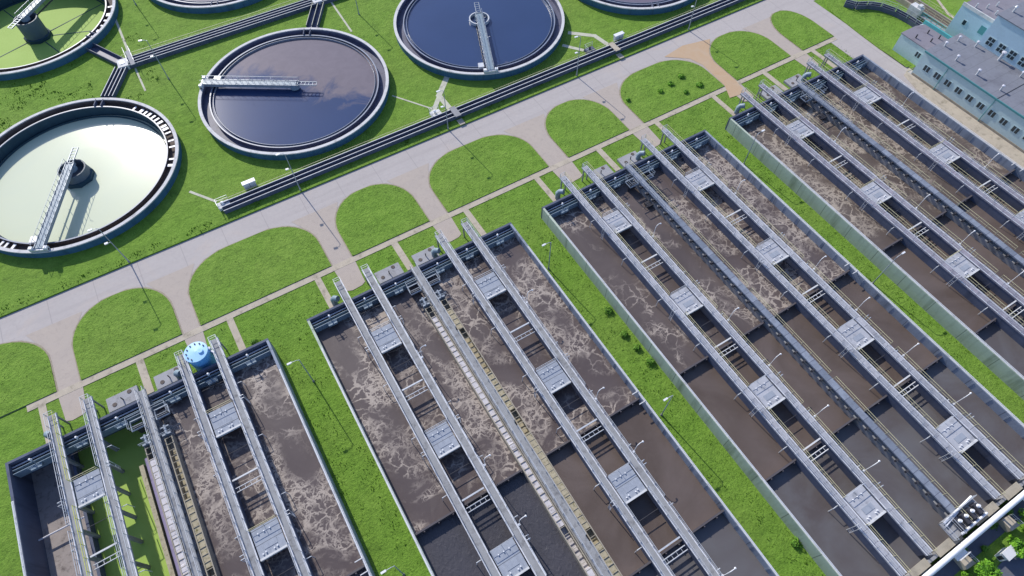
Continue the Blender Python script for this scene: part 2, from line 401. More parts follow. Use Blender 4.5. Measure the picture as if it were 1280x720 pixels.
for k, (a, b) in enumerate([(-41.45,-37.8),(-22.0,-18.9),(4.2,8.2),(23.5,27.4),(49.7,54.4),(69.3,73.2),(95.0,98.6),(114.5,118.3)]):
    nm = ['leftmost', 'beside the blue tank', 'third from left', 'fourth from left', 'fifth from left', 'sixth from left', 'with orange soil', 'rightmost'][k]
    y0 = 62.4 + .5*math.sin(k*2.1)
    structure('branch_road', MB().sheet([(a+.3,y0),(a+1.2,y0-.35),(b-1.0,y0-.2),(b-.25,y0+.2),(b+.05,68.2),(b+.15,74),(b+1.0,78.2),(b+2.6,81.2),(a-2.6,81.2),(a-1.0,78.2),(a-.15,74),(a-.05,68.2)], .05 + .02*(y0<0)), M['branch'], 'dusty branch road ' + nm)
structure('soil_patch', MB().sheet([(93.5,64.8),(97.6,64.3),(98.4,68.3),(98.6,74),(99.6,78.5),(103,82.2),(96,83.6),(90,82.6),(94.5,79.2),(95.6,76),(95.2,68.4)], .075), M['soil'], 'orange soil spread over the branch road')
X0 = [-48.35, -3.42, 41.6, 86.35]; BW = 38.45; YT, YB = 58.3, -18.0
PN = ['far left', 'second', 'third', 'fourth']
for i, x in enumerate(X0):
    for dx, y1, w in ((4.6,58.6,1.1),(19.3,60.4,1.2),(34.0,58.6,1.1)):
        structure('footpath', MB().prism([(x+dx-w/2-.1,66.96),(x+dx+w/2-.1,66.96),(x+dx+w/2,y1),(x+dx-w/2,y1)], 0, .065), M['path'], 'short path to the %s basin, %s' % (PN[i], {4.6:'left one',19.3:'middle one',34.0:'right one'}[dx]))

# ------------------------------------------------------------------ basins
def basin(i):
    x, W = X0[i], BW
    lab = ['partly drained rectangular basin with green floor, beside the blue tank', 'foamy rectangular basin with white crusted centre troughs',
           'largest brown aeration basin with wide slabbed centre walkway and pump set', 'brown aeration basin running beside the pale blue building'][i]
    root = thing('aeration_basin', lab, 'treatment basin', (x, YT, 0), 'rectangular aeration basins')
    # four outer walls as one ring, outer and inner faces
    zt = 3.0; th = .38; zf = -2.2
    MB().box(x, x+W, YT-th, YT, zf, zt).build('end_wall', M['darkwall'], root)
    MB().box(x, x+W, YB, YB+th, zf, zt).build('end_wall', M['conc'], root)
    for sx, nm in ((x, 'side_wall'), (x+W-th, 'side_wall')):
        wm = MB().box(sx, sx+th, YB+th, YT-th, zf, zt)
        if sx != x:
            for k in range(24): wm.box(sx-.05, sx+.02, YT-4-3.1*k, YT-3.8-3.1*k, 1.0, 2.8)
        w = wm.build(nm, (M['wallout'] if i else M['darkwall']) if sx == x else M['sidewall'], root)  # first basin's left wall takes the dark tone as painted inner-face shade
        cx = sx+th/2
        MB().box(cx-.13, cx+.13, YB+.5, YT-6.2, zt, zt+.12).build('coping', M['coping'], w)
        MB().rail((cx,YB+1,zt+.09), (cx,YT-6.4,zt+.09), .25, 3.2, .05, False).build('kerb_rail', M['white'], w)
    # sludge cells
    lx, rx = x+th, x+W-th; dv0, dv1 = x+18.55, x+19.95
    seg = [(YT-th, 20.15), (19.85, 1.15), (.85, YB+th)]
    mats = [[None,None,None, 'foam','foam','calm'], ['foam','slate','slate','foam','calm','greycalm'],
            ['foam_less','calm','greycalm','foam','calm','greycalm'], ['foam_more','calm','greycalm','foam_more','calm','greycalm']][i]
    for k in range(6):
        if mats[k] is None: continue
        a, b = (lx, dv0) if k < 3 else (dv1, rx)
        y1, y0 = seg[k % 3]
        MB().sheet([(a,y0),(b,y0),(b,y1),(a,y1)], 1.3).build('sludge_surface', M[mats[k]], root)
    if i == 0:
        s = MB().box(lx, x+6.5, YB+th, YT-th, -2.1, -1.95); s.build('dry_floor', M['sandfloor'], root)
        MB().sheet([(x+6.9,YB+th),(dv0,YB+th),(dv0,YT-th),(x+6.9,YT-th)], -1.9).build('green_floor', M['shallow'], root)
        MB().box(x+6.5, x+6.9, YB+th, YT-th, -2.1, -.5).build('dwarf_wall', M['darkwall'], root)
        p = MB()
        for yy in (46.9, 33.0): p.tube([(lx,yy,-.8),(x+6.6,yy,-.8)], .12)
        p.build('floor_pipe', M['pale'], root)
    # cross walls
    for yy in (20.0, 1.0):
        for a, b in ((lx, dv0), (dv1, rx)):
            if i == 0 and a == lx: continue
            w = MB().box(a, b, yy-.13, yy+.13, zf, 2.3)
            for k in range(8): w.box(a+1.2+k*2.2, a+1.4+k*2.2, yy-.34, yy-.135, .5, 2.25)
            w.build('cross_wall', M['sill'], root)
    if i != 0 or True:
        for yy in (19.0, 20.8): MB().beam((x+W-.2,yy,3.17),(x+W-1.3,yy,3.17),.12,.12).build('wall_bracket', M['coping'], root)
    # head channel: inner trough along the head wall with penstocks
    tr = MB(); tr.box(x+.5, x+W-.5, YT-2.05, YT-1.95, 1.0, 2.55); tr.box(x+.5, x+W-.5, YT-1.45, YT-1.37, 1.0, 2.55)
    tr.box(x+.5, x+W-.5, YT-1.95, YT-1.45, 1.45, 1.55)
    trough = tr.build('inlet_trough', M['bluegrey'], root)
    for dx in (3.4, 9.6, 15.2, 23.0, 28.7, 34.8):
        g = MB(); g.box(x+dx-.75, x+dx+.75, YT-2.6, YT-2.06, 1.9, 2.35)
        g.rail((x+dx-.75,YT-2.55,2.35),(x+dx+.75,YT-2.55,2.35), .7, .75, .05); g.tube([(x+dx,YT-1.7,2.4),(x+dx,YT-1.7,3.4)], .07, 6)
        sg = g.build('sluice_gate', M['bluegrey'], root)
        MB().cyl(x+dx, YT-1.6, 3.35, 3.75, .2, 8, .14).build('actuator', M['white'], sg)
    MB().beam((x+.4,YT-.75,2.2),(x+W-.4,YT-.75,2.2),.16,.16).build('header_pipe', M['pale'], root)
    # walkways
    deckm = M['deck'] if i < 2 else M['tile'] if i == 2 else M['tileb']
    for kx, dx in enumerate((7.1, 12.1, 26.0, 31.2)):
        cx = x+dx; hw = .62 if i < 2 else .58; ye = YB+.9; yn = 62.3
        d = MB().box(cx-hw, cx+hw, ye, yn, 3.04, 3.30)
        wk = d.build('walkway', deckm, root)
        eg = MB().box(cx-hw, cx-hw+.14, ye, yn, 3.303, 3.40)
        eg.box(cx+hw-.16, cx+hw, ye, yn, 3.303, 3.40)
        eg.build('deck_edge', M['edge'], wk)
        cp = MB()
        if i == 0 and kx < 2:
            cp.box(cx-.3, cx+.3, ye+.2, 61.9, 2.7, 3.035)
            for k in range(12): cp.box(cx-.2, cx+.2, 54.8-3.8*k, 55.2-3.8*k, zf, 2.8)
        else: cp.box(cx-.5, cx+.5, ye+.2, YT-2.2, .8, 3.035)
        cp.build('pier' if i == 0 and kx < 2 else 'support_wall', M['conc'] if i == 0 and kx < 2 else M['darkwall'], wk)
        for q in (-.5, .5): MB().box(cx+q-.1, cx+q+.1, 61.6, 61.8, 0, 3.035).build('post', M['conc'], wk)
        rm = M['steel'] if i < 2 else M['yellow']
        inner = 1 if kx in (0, 2) else -1                # side that faces the aerator platforms
        def side(sgn, mat):
            r = MB(); ys = yn-.1
            breaks = [50.6, 46.6, 31.5, 27.4, 12.8, 8.7, -6.2, -10.3] if sgn == inner else [44.5, 43.5, 25.5, 24.5, 6.6, 5.6]
            cur = ys
            for q in range(0, len(breaks), 2):
                r.rail((cx+sgn*(hw-.06),cur,3.3),(cx+sgn*(hw-.06),breaks[q],3.3)); cur = breaks[q+1]
            r.rail((cx+sgn*(hw-.06),cur,3.3),(cx+sgn*(hw-.06),ye,3.3))
            r.build('handrail', mat, wk)
        side(-1, M['steel']); side(1, rm if not (i == 0 and kx == 0) else M['lime'])
        MB().rail((cx-hw+.06,yn-.06,3.3),(cx+hw-.06,yn-.06,3.3), 1.1, 1.5).build('end_rail', M['steel'], wk)
        if kx in (0, 2):
            vb = MB().tube([(cx-1.9,60.6,.1),(cx-1.9,60.6,1.6),(cx-1.7,60.4,2.0),(cx-1.2,59.8,2.3)], .5, 12)
            vb.build('air_downpipe', M['bluegrey'], wk, True)
        # droppers and ladder loops
        for q in range(7):
            yy = 51-9.6*q+(kx % 2)*2.3
            s_ = -inner
            MB().tube([(cx+s_*(hw+.0),yy,2.95),(cx+s_*(hw+.7),yy,2.9),(cx+s_*(hw+.8),yy,1.0)], .06, 6).build('dropper_pipe', M['steel'], wk)
            if q % 2 == 0:
                xx = cx+s_*(hw+.05); dp = MB()
                for e in (-3.0,-3.5): dp.tube([(xx,yy+e,3.3),(xx,yy+e,4.3),(xx+s_*.45,yy+e,4.3),(xx+s_*.45,yy+e,1.4)], .045, 6)
                for e in (1.6,2.0,2.4,2.8): dp.beam((xx+s_*.45,yy-3.5,e),(xx+s_*.45,yy-3.0,e),.05,.05)
                dp.build('access_ladder', M['steel'], wk)
    # aerator platforms and pipe bridges in each of the two bays
    for px0, px1 in ((7.88, 11.32), (26.78, 30.42)):
        a, b = x+px0, x+px1
        for yn, ys in ((50.6,46.6),(31.5,27.4),(12.8,8.7),(-6.2,-10.3)):
            pl = MB().box(a+.003, b-.003, ys, yn, 2.98, 3.26)
            pf = pl.build('aerator_platform', M['plat2'] if i > 1 else M['plat'], root)
            MB().box(a+.01, b-.01, ys-.28, ys-.003, 3.0, 3.42).build('edge_beam', M['coping'], pf)
            m_ = MB()
            cxm = (a+b)/2
            m_.box(cxm-.9, cxm+.9, ys+.9, ys+1.75, 3.262, 3.31)
            m_.build('hatch', M['plat'], pf)
            for q in range(4): MB().cyl(a+.6+q*.42+(.7 if q > 1 else 0), ys+.42+(q % 2)*.1, 3.263, 3.5, .10, 8).build('valve_cap', M['white'], pf)
            for q in range(3): MB().cyl(a+.8+q*.8, yn-.9, 3.263, 3.46, .09, 8).build('valve_cap', M['white'], pf)
            MB().rail((a,yn-.1,3.26),(b,yn-.1,3.26), 1.05, 1.7, .05).build('platform_rail', M['yellow'] if i in (0,3) else M['steel'], pf)
            MB().beam(((a+b)/2,ys+2,2.9),((a+b)/2,ys+2,-.5),.35,.35).build('mixer_shaft', M['dark'], pf)
        for yy in (39.2, 20.4, 1.4):
            pb = MB(); pb.beam((a,yy,3.16),(b,yy,3.16),.22,.2); pb.tube([(a,yy-1.15,2.95),(b,yy-1.15,2.95)], .07, 6); pb.tube([(a,yy-1.75,2.95),(b,yy-1.75,2.95)], .07, 6)
            for q in range(4): pb.beam((a+.5+q*.8,yy-1.15,2.95),(a+.5+q*.8,yy-1.75,2.95),.05,.05)
            pb.build('pipe_bridge', M['coping'] if i != 1 else M['steel'], root)
        for yy in (55.0, 43.5, 24.6, 5.8):
            MB().tube([(a,yy,2.5),(b,yy,2.5)], .05, 6).build('tie_bar', M['dark'], root)
    # centre divider
    cx = x+19.25
    dvw = MB().box(dv0, dv1, YB+th, YT-th, zf, 2.4).build('divider_wall', M['conc'], root)
    hw = .56; yn = 58.3 if i else 59.4; ye = YB+1.0
    cw = MB().box(cx-hw, cx+hw, ye, yn, 3.04, 3.3).build('centre_walkway', M['tilec'] if i > 1 else M['deck'], root)
    st = MB()
    for k in range(42):
        yy = 56.5-1.8*k
        if yy < YB+1: break
        st.box(cx-.5, cx+.5, yy-.12, yy+.12, 2.4, 3.04)
        if i > 1: st.box(cx-hw-.42, cx-hw, yy-.14, yy+.14, 2.5, 3.02)
    st.build('bracket', M['dark'], cw)
    r = MB()
    for a, b in ((yn,44.2),(43.3,26.2),(25.3,8.0),(7.0,ye)):
        r.rail((cx+hw-.05,a,3.3),(cx+hw-.05,b,3.3))
    r.build('handrail', M['yellow'] if i > 1 else M['steel'], cw)
    MB().rail((cx-hw+.05,yn,3.3),(cx-hw+.05,44 if i > 1 else ye,3.3), 1.1, 2.2).build('handrail', M['steel'], cw)
    for s_ in (-1, 1):                                   # gate stands at the head of the divider
        g = MB(); gx = cx+s_*1.75
        g.box(gx-1.0, gx+1.0, 53.6, 53.75, 3.0, 3.2); g.box(gx-1.0, gx+1.0, 55.2, 55.35, 3.0, 3.2); g.box(gx-1.0, gx-.88, 53.75, 55.2, 3.0, 3.15); g.box(gx+.88, gx+1.0, 53.75, 55.2, 3.0, 3.15)
        g.rail((gx-1,53.6,3.25),(gx+1,53.6,3.25)); g.rail((gx+s_,53.6,3.25),(gx+s_,55.5,3.25)); g.rail((gx-1,55.5,3.25),(gx+1,55.5,3.25))
        gf = g.build('gate_stand', M['bsteel'], root)
        MB().box(gx-.8, gx+.8, 54.3, 54.42, .4, 3.0).build('gate_leaf', M['dark'], gf)
    if i > 1:                                            # scum well frame hanging beside the divider
        g = MB()
        for a, b in (((-3.2,50.4),(3.4,50.4)),((-3.2,48.8),(3.4,48.8))): g.beam((cx+a[0],a[1],2.6),(cx+b[0],b[1],2.6),.1,.1)
        g.box(cx-1.9, cx+2.1, 49.0, 50.2, 1.5, 1.9)
        for dx in (-3.2,-1.9,.9,2.1,3.4): g.beam((cx+dx,48.8,2.6),(cx+dx,50.4,2.6),.08,.08)
        g.build('scum_frame', M['dark'], root)
    if i < 2:
        for s_ in (-1, 1):
            t0, t1 = (cx+s_*.85, cx+s_*1.95); a, b = min(t0,t1), max(t0,t1)
            ys0, yn0 = YB+1.2, 50.6
            tb = MB().box(a, a+.14, ys0, yn0, 1.0, 2.75); tb.box(b-.14, b, ys0, yn0, 1.0, 2.75); tb.box(a+.14, b-.14, ys0, yn0, 1.6, 1.72)
            yy = yn0-.3
            while yy > ys0: tb.box(a+.14, b-.14, yy-.035, yy+.035, 2.62, 2.74); yy -= 1.02
            tro = tb.build('launder_trough', M['tan'], root)
            prof = []; yy = yn0-2.2
            while yy > ys0+1:
                L = random.choice((1.0,2.1,4.2,6.0)); e = max(ys0+.2, yy-L)
                zz = 2.62+random.random()*.1 if random.random() < (.93 if s_ < 0 else .62) else 1.76
                prof += [(yy, zz), (e+.08, zz)]; yy = e
            cr = MB(); n = len(prof)
            for (y_, z_) in prof: cr.v += [(a+.16,y_,z_),(b-.16,y_,z_)]
            for k in range(n-1): cr.f.append((2*k,2*k+1,2*k+3,2*k+2))
            cr.build('scum_crust', M['crustw'] if s_ < 0 else M['crusty'], tro)
            g = MB(); g.box(a-.05, b+.05, 50.75, 51.0, 1.6, 3.0); g.box(a-.05, b+.05, 52.0, 52.2, 1.6, 3.0); g.rail((a-.3,50.85,3.0),(b+.3,50.85,3.0), .8, .8); g.tube([((a+b)/2,50.8,2.9),((a+b)/2,52.4,2.9)], .2, 10)
            g.build('trough_valve', M['bsteel'], root)
        if i == 0:
            MB().tube([(cx-2.45,49.5,1.4),(cx-2.45,YB+2,1.4)], .34, 12).build('scum_pipe', M['purple'], root, True)
            MB().box(cx-3.7, cx-3.1, YB+2, 48.9, -2.1, 1.5).build('crusted_ledge', M['crusty'], root)
    # south end ledges
    for a, b in ((.5,6.2),(8.0,11.2),(13.0,17.6),(20.6,25.1),(27.0,30.2),(32.1,37.9)): MB().box(x+a, x+b, YB-.2, YB+.85, 3.003, 3.12).build('end_ledge', M['tan'], root)
    return root
for i in range(4): basin(i)

# chamber slabs at the head of each basin
CH = ['far left basin', 'second basin', 'third basin', 'fourth basin']
for i, x in enumerate(X0):
    for a, b, nm in ((13.3,17.9,'left of the middle path'),(20.5,24.9,'right of the middle path')):
        r = thing('chamber_cover', 'grey chamber cover %s, head of the %s' % (nm, CH[i]), 'chamber cover', (x+(a+b)/2, 61.4, 0), 'concrete chamber covers')
        MB().box(x+a, x+b, 60.1, 62.6, 0, .5).build('slab', M['cover'], r)
        k = MB()
        for dx, dy in ((1.0,.7),(3.4,1.8)): k.cyl(x+a+dx, 60.3+dy, .5, .56, .34, 12)
        k.build('manhole_lid', M['launderdry'], r)
        MB().cyl(x+(a+b)/2, 61.2, .5, 1.3, .09, 8).build('vent_post', M['dark'], r)

# gooseneck lamps and floodlights on the walkways
def walk_lamp():
    r = thing('walkway_lamp', 'x', 'lamp', (0,0,0), 'gooseneck lamps on basin walkways')
    MB().tube([(0,0,0),(0,0,2.6),(.12,0,3.1),(.45,0,3.35),(.9,0,3.3)], .05, 6).build('post', M['white'], r)
    MB().cyl(.95, 0, 3.17, 3.3, .15, 10, .08).build('lamp_head', M['white'], r)
    MB().box(-.14,.14,-.14,.14,0,.25).build('foot', M['white'], r)
    return r
wl = walk_lamp(); first = True
for i in (1, 2, 3):
    for dx, nm in ((12.95,'left walkway pair'),(32.05,'right walkway pair')):
        for yy, yn in ((42.5,'first bay from the head'),(23.0,'second bay from the head'),(13.7,'third bay from the head'),(4.2,'just past the second cross wall'),(-5.1,'fourth bay from the head')):
            if i == 1 and yy in (4.2,): continue
            lb = 'gooseneck lamp on %s of %s, %s' % (nm, CH[i], yn)
            if first: wl.location = (X0[i]+dx, yy, 3.25); wl['label'] = lb; first = False
            else: dup(wl, (X0[i]+dx, yy, 3.25), 0, lb)

# ------------------------------------------------------------------ round clarifiers
TANKS = {'A':(15.05,113.7),'B':(-29.95,113.5),'C':(60.05,114.0),'D':(-30.1,168.0),'E':(15.4,168.4),'F':(104.5,114.2)}
TL = {'A':'round clarifier of dark blue water with a broad painted cloud reflection, middle of the row','B':'round clarifier holding pale milky liquid around a dark centre column',
      'C':'round clarifier of clear dark blue water beside the two pale paths','D':'round clarifier with bright green floor in the top left corner',
      'E':'round clarifier cut by the top edge above the brown patched one','F':'round clarifier cut by the top edge near the road'}
def clarifier(k):
    cx, cy = TANKS[k]; dry = k in 'BD'
    r = thing('round_clarifier', TL[k], 'clarifier tank', (cx,cy,0), 'round clarifier tanks')
    zf = {'B':-.6,'D':-3.0}.get(k, 0)
    MB().lathe(cx, cy, [(19.65,-.2),(19.65,1.72),(19.78,1.74),(19.78,1.86)], 128).build('outer_wall', M['tankwall'], r, True)
    MB().lathe(cx, cy, [(19.785,1.78),(19.785,2.0),(19.15,2.0),(19.15,1.8)], 128).build('rim', M['tankrim'], r)
    MB().lathe(cx, cy, [(19.16,1.8),(19.16,.7),(17.6,.7),(17.6,1.58)], 128).build('launder', M['launder'] if not dry else M['launderdry'], r)
    MB().lathe(cx, cy, [(17.63,1.58),(17.63,1.66),(17.38,1.66),(17.38,1.5)], 128).build('weir', M['weir'], r)
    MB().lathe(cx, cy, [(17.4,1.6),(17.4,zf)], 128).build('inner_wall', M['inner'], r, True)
    if not dry:
        MB().lathe(cx, cy, [(16.86,1.1),(16.86,1.62),(16.78,1.62),(16.78,1.1)], 128).build('scum_baffle', M['weir'], r)
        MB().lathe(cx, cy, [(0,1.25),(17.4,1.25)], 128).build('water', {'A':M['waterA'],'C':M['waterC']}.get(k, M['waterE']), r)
        if k != 'A': MB().lathe(cx, cy, [(2.35,.9),(2.35,1.95),(2.1,1.95),(2.1,.9)], 40).build('centre_well', M['steel'], r, True)
    else:
        MB().lathe(cx, cy, [(0,zf-.05),(8,zf),(17.4,zf)], 128).build('liquid' if k == 'B' else 'green_floor', M['glary'] if k == 'B' else M['algae'], r)
        MB().lathe(cx, cy, [(16.9,zf+.03),(16.9,zf+.35),(16.75,zf+.35),(16.75,zf+.03)], 128).build('floor_ring', M['inner'], r)
        cw = MB().lathe(cx, cy, [(2.55,zf),(2.55,1.9),(2.3,1.9),(2.3,zf+.8),(0,zf+.8)], 24).build('centre_column', M['column'], r)
        MB().lathe(cx, cy, [(3.0,zf),(3.0,zf+.7),(2.6,zf+.9)], 8).build('column_base', M['inner'], r)
        for a in range(-70, 250, 4):
            if k == 'B' and (-8 < a < 60 or 205 < a < 250) or k == 'D' and (-40 < a < 10):
                if random.random() < .3: continue
                t = R(a-20+random.uniform(-1.2,1.2)); c, s = math.cos(t), math.sin(t)
                MB().beam((cx+17.75*c,cy+17.75*s,1.3),(cx+18.9*c,cy+18.9*s,1.3),.35+.4*random.random(),.12).build('salt_crust', M['white'], r)
        if k == 'D':
            fj = MB()
            for a in (20, 110, 200, 290, 340): fj.beam((cx+3*math.cos(R(a)),cy+3*math.sin(R(a)),zf+.01),(cx+16.5*math.cos(R(a)),cy+16.5*math.sin(R(a)),zf+.01),.22,.06)
            fj.build('floor_joint', M['inner'], r)
    ob = MB(); a = {'A':61,'B':63,'D':-50}.get(k, 250)
    for d in (-2.2, 2.2):
        t = R(a+d); ob.beam((cx+17.5*math.cos(t),cy+17.5*math.sin(t),1.5),(cx+19.4*math.cos(t),cy+19.4*math.sin(t),1.5),.18,1.0)
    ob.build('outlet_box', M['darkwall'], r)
for k in 'ABCDEF': clarifier(k)

def bridge(deckmat, railmat):
    r = thing('scraper_bridge', 'x', 'scraper bridge', (0,0,0), 'rotating scraper bridges on round tanks')
    L = 19.35
    MB().box(-.5, L, -.62, .62, 2.62, 2.74).build('deck', deckmat, r)
    tr = MB()
    for s in (-1, 1):
        y = s*.72
        tr.beam((-1,y,2.2),(L,y,2.2),.12,.14); tr.beam((-1,y,3.72),(L,y,3.72),.06,.06); tr.beam((-1,y,2.74),(L,y,2.74),.12,.2)
        n = 16
        for k in range(n+1):
            xx = -1+(L+1)*k/n; tr.beam((xx,y,2.2),(xx,y,3.72),.05,.05)
            if k < n: tr.beam((xx,y,2.2 if k % 2 else 3.1),(xx+(L+1)/n,y,3.1 if k % 2 else 2.2),.05,.05)
    for s in (-1, 1): tr.box(-1, L, s*.72-.03, s*.72+.03, 2.2, 2.62)
    tr.build('girder', railmat, r)
    tp = MB()
    for s in (-1, 1): tp.beam((-4.8,s*.5,2.7),(-.9,s*.5,2.7),.12,.22)
    for k in range(6): tp.beam((-4.8+.8*k,-.5,2.7),(-4.8+.8*k,.5,2.7),.1,.12)
    tp.build('counter_arm', railmat, r)
    ec = MB().box(L-.45, L+.35, -1.5, 1.5, 2.1, 2.62); e = ec.build('end_carriage', M['steel'], r)
    for s in (-1.25, 1.25):
        w = MB().tube([(L-.12,s-.0,2.32),(L+.16,s,2.32)], .32, 14); w.build('wheel', M['dark'], e)
        MB().box(L-.3, L+.3, s-.3, s+.3, 2.63, 3.0).build('drive_motor', M['white'], e)
    hs = MB()
    for k in range(5): hs.beam((2.5+3.3*k,-.9,2.2),(2.5+3.3*k,-1.1,1.0),.07,.07)
    hs.beam((1.5,-1.05,1.35),(17.0,-1.05,1.35),.06,.35)
    hs.build('scum_board', M['dark'], r)
    MB().box(16.2, 17.6, -2.4, -1.2, 1.7, 2.3).build('scum_box', M['steel'], r)
    lp = MB().tube([(4,.7,3.7),(4,.7,4.7),(4,1.1,4.8)], .04, 6); lp.tube([(11,.7,3.7),(11,.7,4.7),(11,1.1,4.8)], .04, 6); lp.build('lamp_stalk', M['white'], r)
    MB().lathe(0, 0, [(1.0,1.6),(1.0,2.6),(0,2.6)], 16).build('pivot', M['bluegrey'], r)
    return r
b0 = bridge(M['bluegrey'], M['bsteel'])
b0.location = (*TANKS['A'],-.05); b0.rotation_euler = (0,0,R(147.6)); b0['label'] = 'scraper bridge reaching left over the brown patched clarifier'
dup(b0, (*TANKS['C'],-.05), R(248.0), 'scraper bridge reaching down over the clear blue clarifier')
dup(b0, (*TANKS['B'],-.05), R(244.8), 'scraper bridge over pale milky liquid')
dup(b0, (*TANKS['D'],-.05), R(47.3), 'scraper bridge over the bright green floored clarifier')
dup(b0, (*TANKS['F'],-.05), R(70), 'scraper bridge of the clarifier near the road at the top edge')

# ------------------------------------------------------------------ channels, rails, paths on the lawn
def channel(pts, w, label, z0=.2, z1=1.15, mids=1, side=None, group='open pipe channels', mat='conc'):
    r = thing('open_channel', label, 'channel', (pts[0][0], pts[0][1], 0), group)
    wall = MB(); inner = MB(); lip = MB()
    for (ax, ay), (bx, by) in zip(pts, pts[1:]):
        d = Vector((bx-ax, by-ay, 0)).normalized(); n = Vector((-d.y, d.x, 0))
        for k in range(mids+2):
            o = n*(w*(k/(mids+1)-.5)); wall.beam((ax+o.x,ay+o.y,(z0+z1)/2),(bx+o.x,by+o.y,(z0+z1)/2),.16, z1-z0); lip.beam((ax+o.x,ay+o.y,z1+.03),(bx+o.x,by+o.y,z1+.03),.13,.06)
        inner.quad([(ax-n.x*w/2,ay-n.y*w/2,.42),(bx-n.x*w/2,by-n.y*w/2,.42),(bx+n.x*w/2,by+n.y*w/2,.42),(ax+n.x*w/2,ay+n.y*w/2,.42)])
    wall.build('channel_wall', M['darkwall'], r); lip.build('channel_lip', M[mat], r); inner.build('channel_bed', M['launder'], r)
    if side is not None:
        for off, mt in side:
            q = MB()
            for (ax, ay), (bx, by) in zip(pts, pts[1:]):
                d = Vector((bx-ax, by-ay, 0)).normalized(); n = Vector((-d.y, d.x, 0))*off
                q.rail((ax+n.x,ay+n.y,.2 if abs(off) > w/2+.2 else 1.1),(bx+n.x,by+n.y,.2 if abs(off) > w/2+.2 else 1.1), 1.1, 2.5)
            q.build('handrail', M[mt], r)
    return r
channel([(-8.2,90.1),(150,90.1)], 2.1, 'long open concrete channel with yellow rail along the road', side=[(1.55,'yellow')], mat='coping')
channel([(-14.2,141.3),(30.0,141.3)], 2.8, 'open channel with yellow rail between the two tank rows', mids=2, side=[(2.6,'yellow')], mat='coping')
channel([(31.2,141.3),(74,141.3)], 2.8, 'open channel beyond the junction at the top edge', mids=2, side=[(2.6,'yellow')], mat='coping')
channel([(-14.8,142.4),(-20.4,153.0)], 2.0, 'short channel climbing to the green floored clarifier', mids=0, mat='conc')
channel([(-15.2,140.3),(-19.9,132.2)], 2.4, 'short channel leading down to the milky clarifier', mids=2, mat='coping')
channel([(30.6,140.2),(26.0,132.6)], 2.6, 'short channel leading down to the brown patched clarifier', mids=1, mat='pathw')
for p, lab in (((-14.6,141.4),'white junction box where three channels meet left'),((30.6,141.6),'pale junction box at the top edge where channels meet')):
    r = thing('junction_box', lab, 'junction box', (p[0],p[1],0))
    MB().prism([(p[0]-1.1,p[1]-1.5),(p[0]+1.0,p[1]-1.6),(p[0]+1.2,p[1]+1.2),(p[0]-.9,p[1]+1.4)], .1, 1.3).build('chamber', M['coping'], r)
    MB().box(p[0]-.5, p[0]+.5, p[1]-.6, p[1]+.5, 1.303, 1.4).build('lid', M['white'], r)
r = thing('footbridge', 'small railed footbridge crossing the channel between tank rows', 'footbridge', (-12.7,141.8,0))
MB().box(-13.2,-12.2,139.4,144.8,1.22,1.36).build('deck', M['cover'], r)
q = MB(); q.rail((-13.3,139.4,1.36),(-13.3,144.8,1.36)); q.rail((-12.1,139.4,1.36),(-12.1,144.8,1.36)); q.build('handrail', M['pale'], r)
def path(pts, w, label, m='pathw', z=.29):
    mb = MB()
    for (ax, ay), (bx, by) in zip(pts, pts[1:]):
        d = Vector((bx-ax, by-ay, 0)).normalized(); n = Vector((-d.y, d.x, 0))*w/2; d = d*w*.3
        mb.quad([(ax-n.x-d.x,ay-n.y-d.y,z),(bx-n.x+d.x,by-n.y+d.y,z),(bx+n.x+d.x,by+n.y+d.y,z),(ax+n.x-d.x,ay+n.y-d.y,z)]); z += .004
    structure('footpath', mb, M[m], label)
path([(-12.5,159.5),(-12.7,145)], .5, 'thin pale path from the green clarifier to the footbridge')
path([(-12.7,139.4),(-12.6,131.0)], .4, 'thin pale path fading out below the footbridge')
path([(33.6,140),(33.3,127)], .45, 'thin pale path to the brown patched clarifier rim')
path([(32.1,102.2),(37.6,94.2)], .35, 'thin path from the brown patched clarifier to the channel')
path([(-12.3,97.8),(-8.8,92.9)], .5, 'thin path from the milky clarifier to the channel end')
path([(44.8,101.5),(40.6,97.2),(40.7,91.5)], 1.2, 'pale bent concrete path below the clear clarifier')
path([(40.6,97.0),(37.4,93.5)], 1.0, 'pale path branch to the valve stand')
path([(76.3,100.5),(80.7,96.6),(81.6,91.4)], 1.1, 'pale bent concrete path right of the clear clarifier')
path([(72.6,97.4),(75.4,93.8)], .9, 'short pale path to the dark hatch')
for xx, lab in ((40.8,'slab crossing of the road channel below the clear clarifier'),(81.4,'slab crossing of the road channel beside the white cabinet')):
    r = thing('channel_crossing', lab, 'crossing', (xx,90,0))
    MB().box(xx-.65, xx+.65, 88.6, 91.6, 1.17, 1.3).build('slab', M['conc'] if xx < 50 else M['path'], r)
    MB().box(xx-.6, xx+.6, 86.9, 88.55, .27, .42).build('step', M['path'], r)
def cabinet(x, y, label):
    r = thing('control_cabinet', label, 'cabinet', (x,y,0), 'white control cabinets by the road channel')
    MB().box(x-1.15, x+1.15, y-.35, y+.35, .5, 1.75).build('body', M['pale'], r)
    MB().box(x-1.25, x+1.25, y-.45, y+.45, 1.753, 1.92).build('lid', M['white'], r)
    q = MB(); q.box(x-1.05,x-.85,y-.3,y+.3,.2,.5); q.box(x+.85,x+1.05,y-.3,y+.3,.2,.5); q.build('foot', M['steel'], r)
    MB().box(x-.02, x+.02, y-.37, y-.353, .6, 1.7).build('door_gap', M['dark'], r)
cabinet(-2.0, 92.9, 'white control cabinet near the left end of the road channel')
cabinet(84.4, 92.6, 'white control cabinet beside the slab crossing on the right')
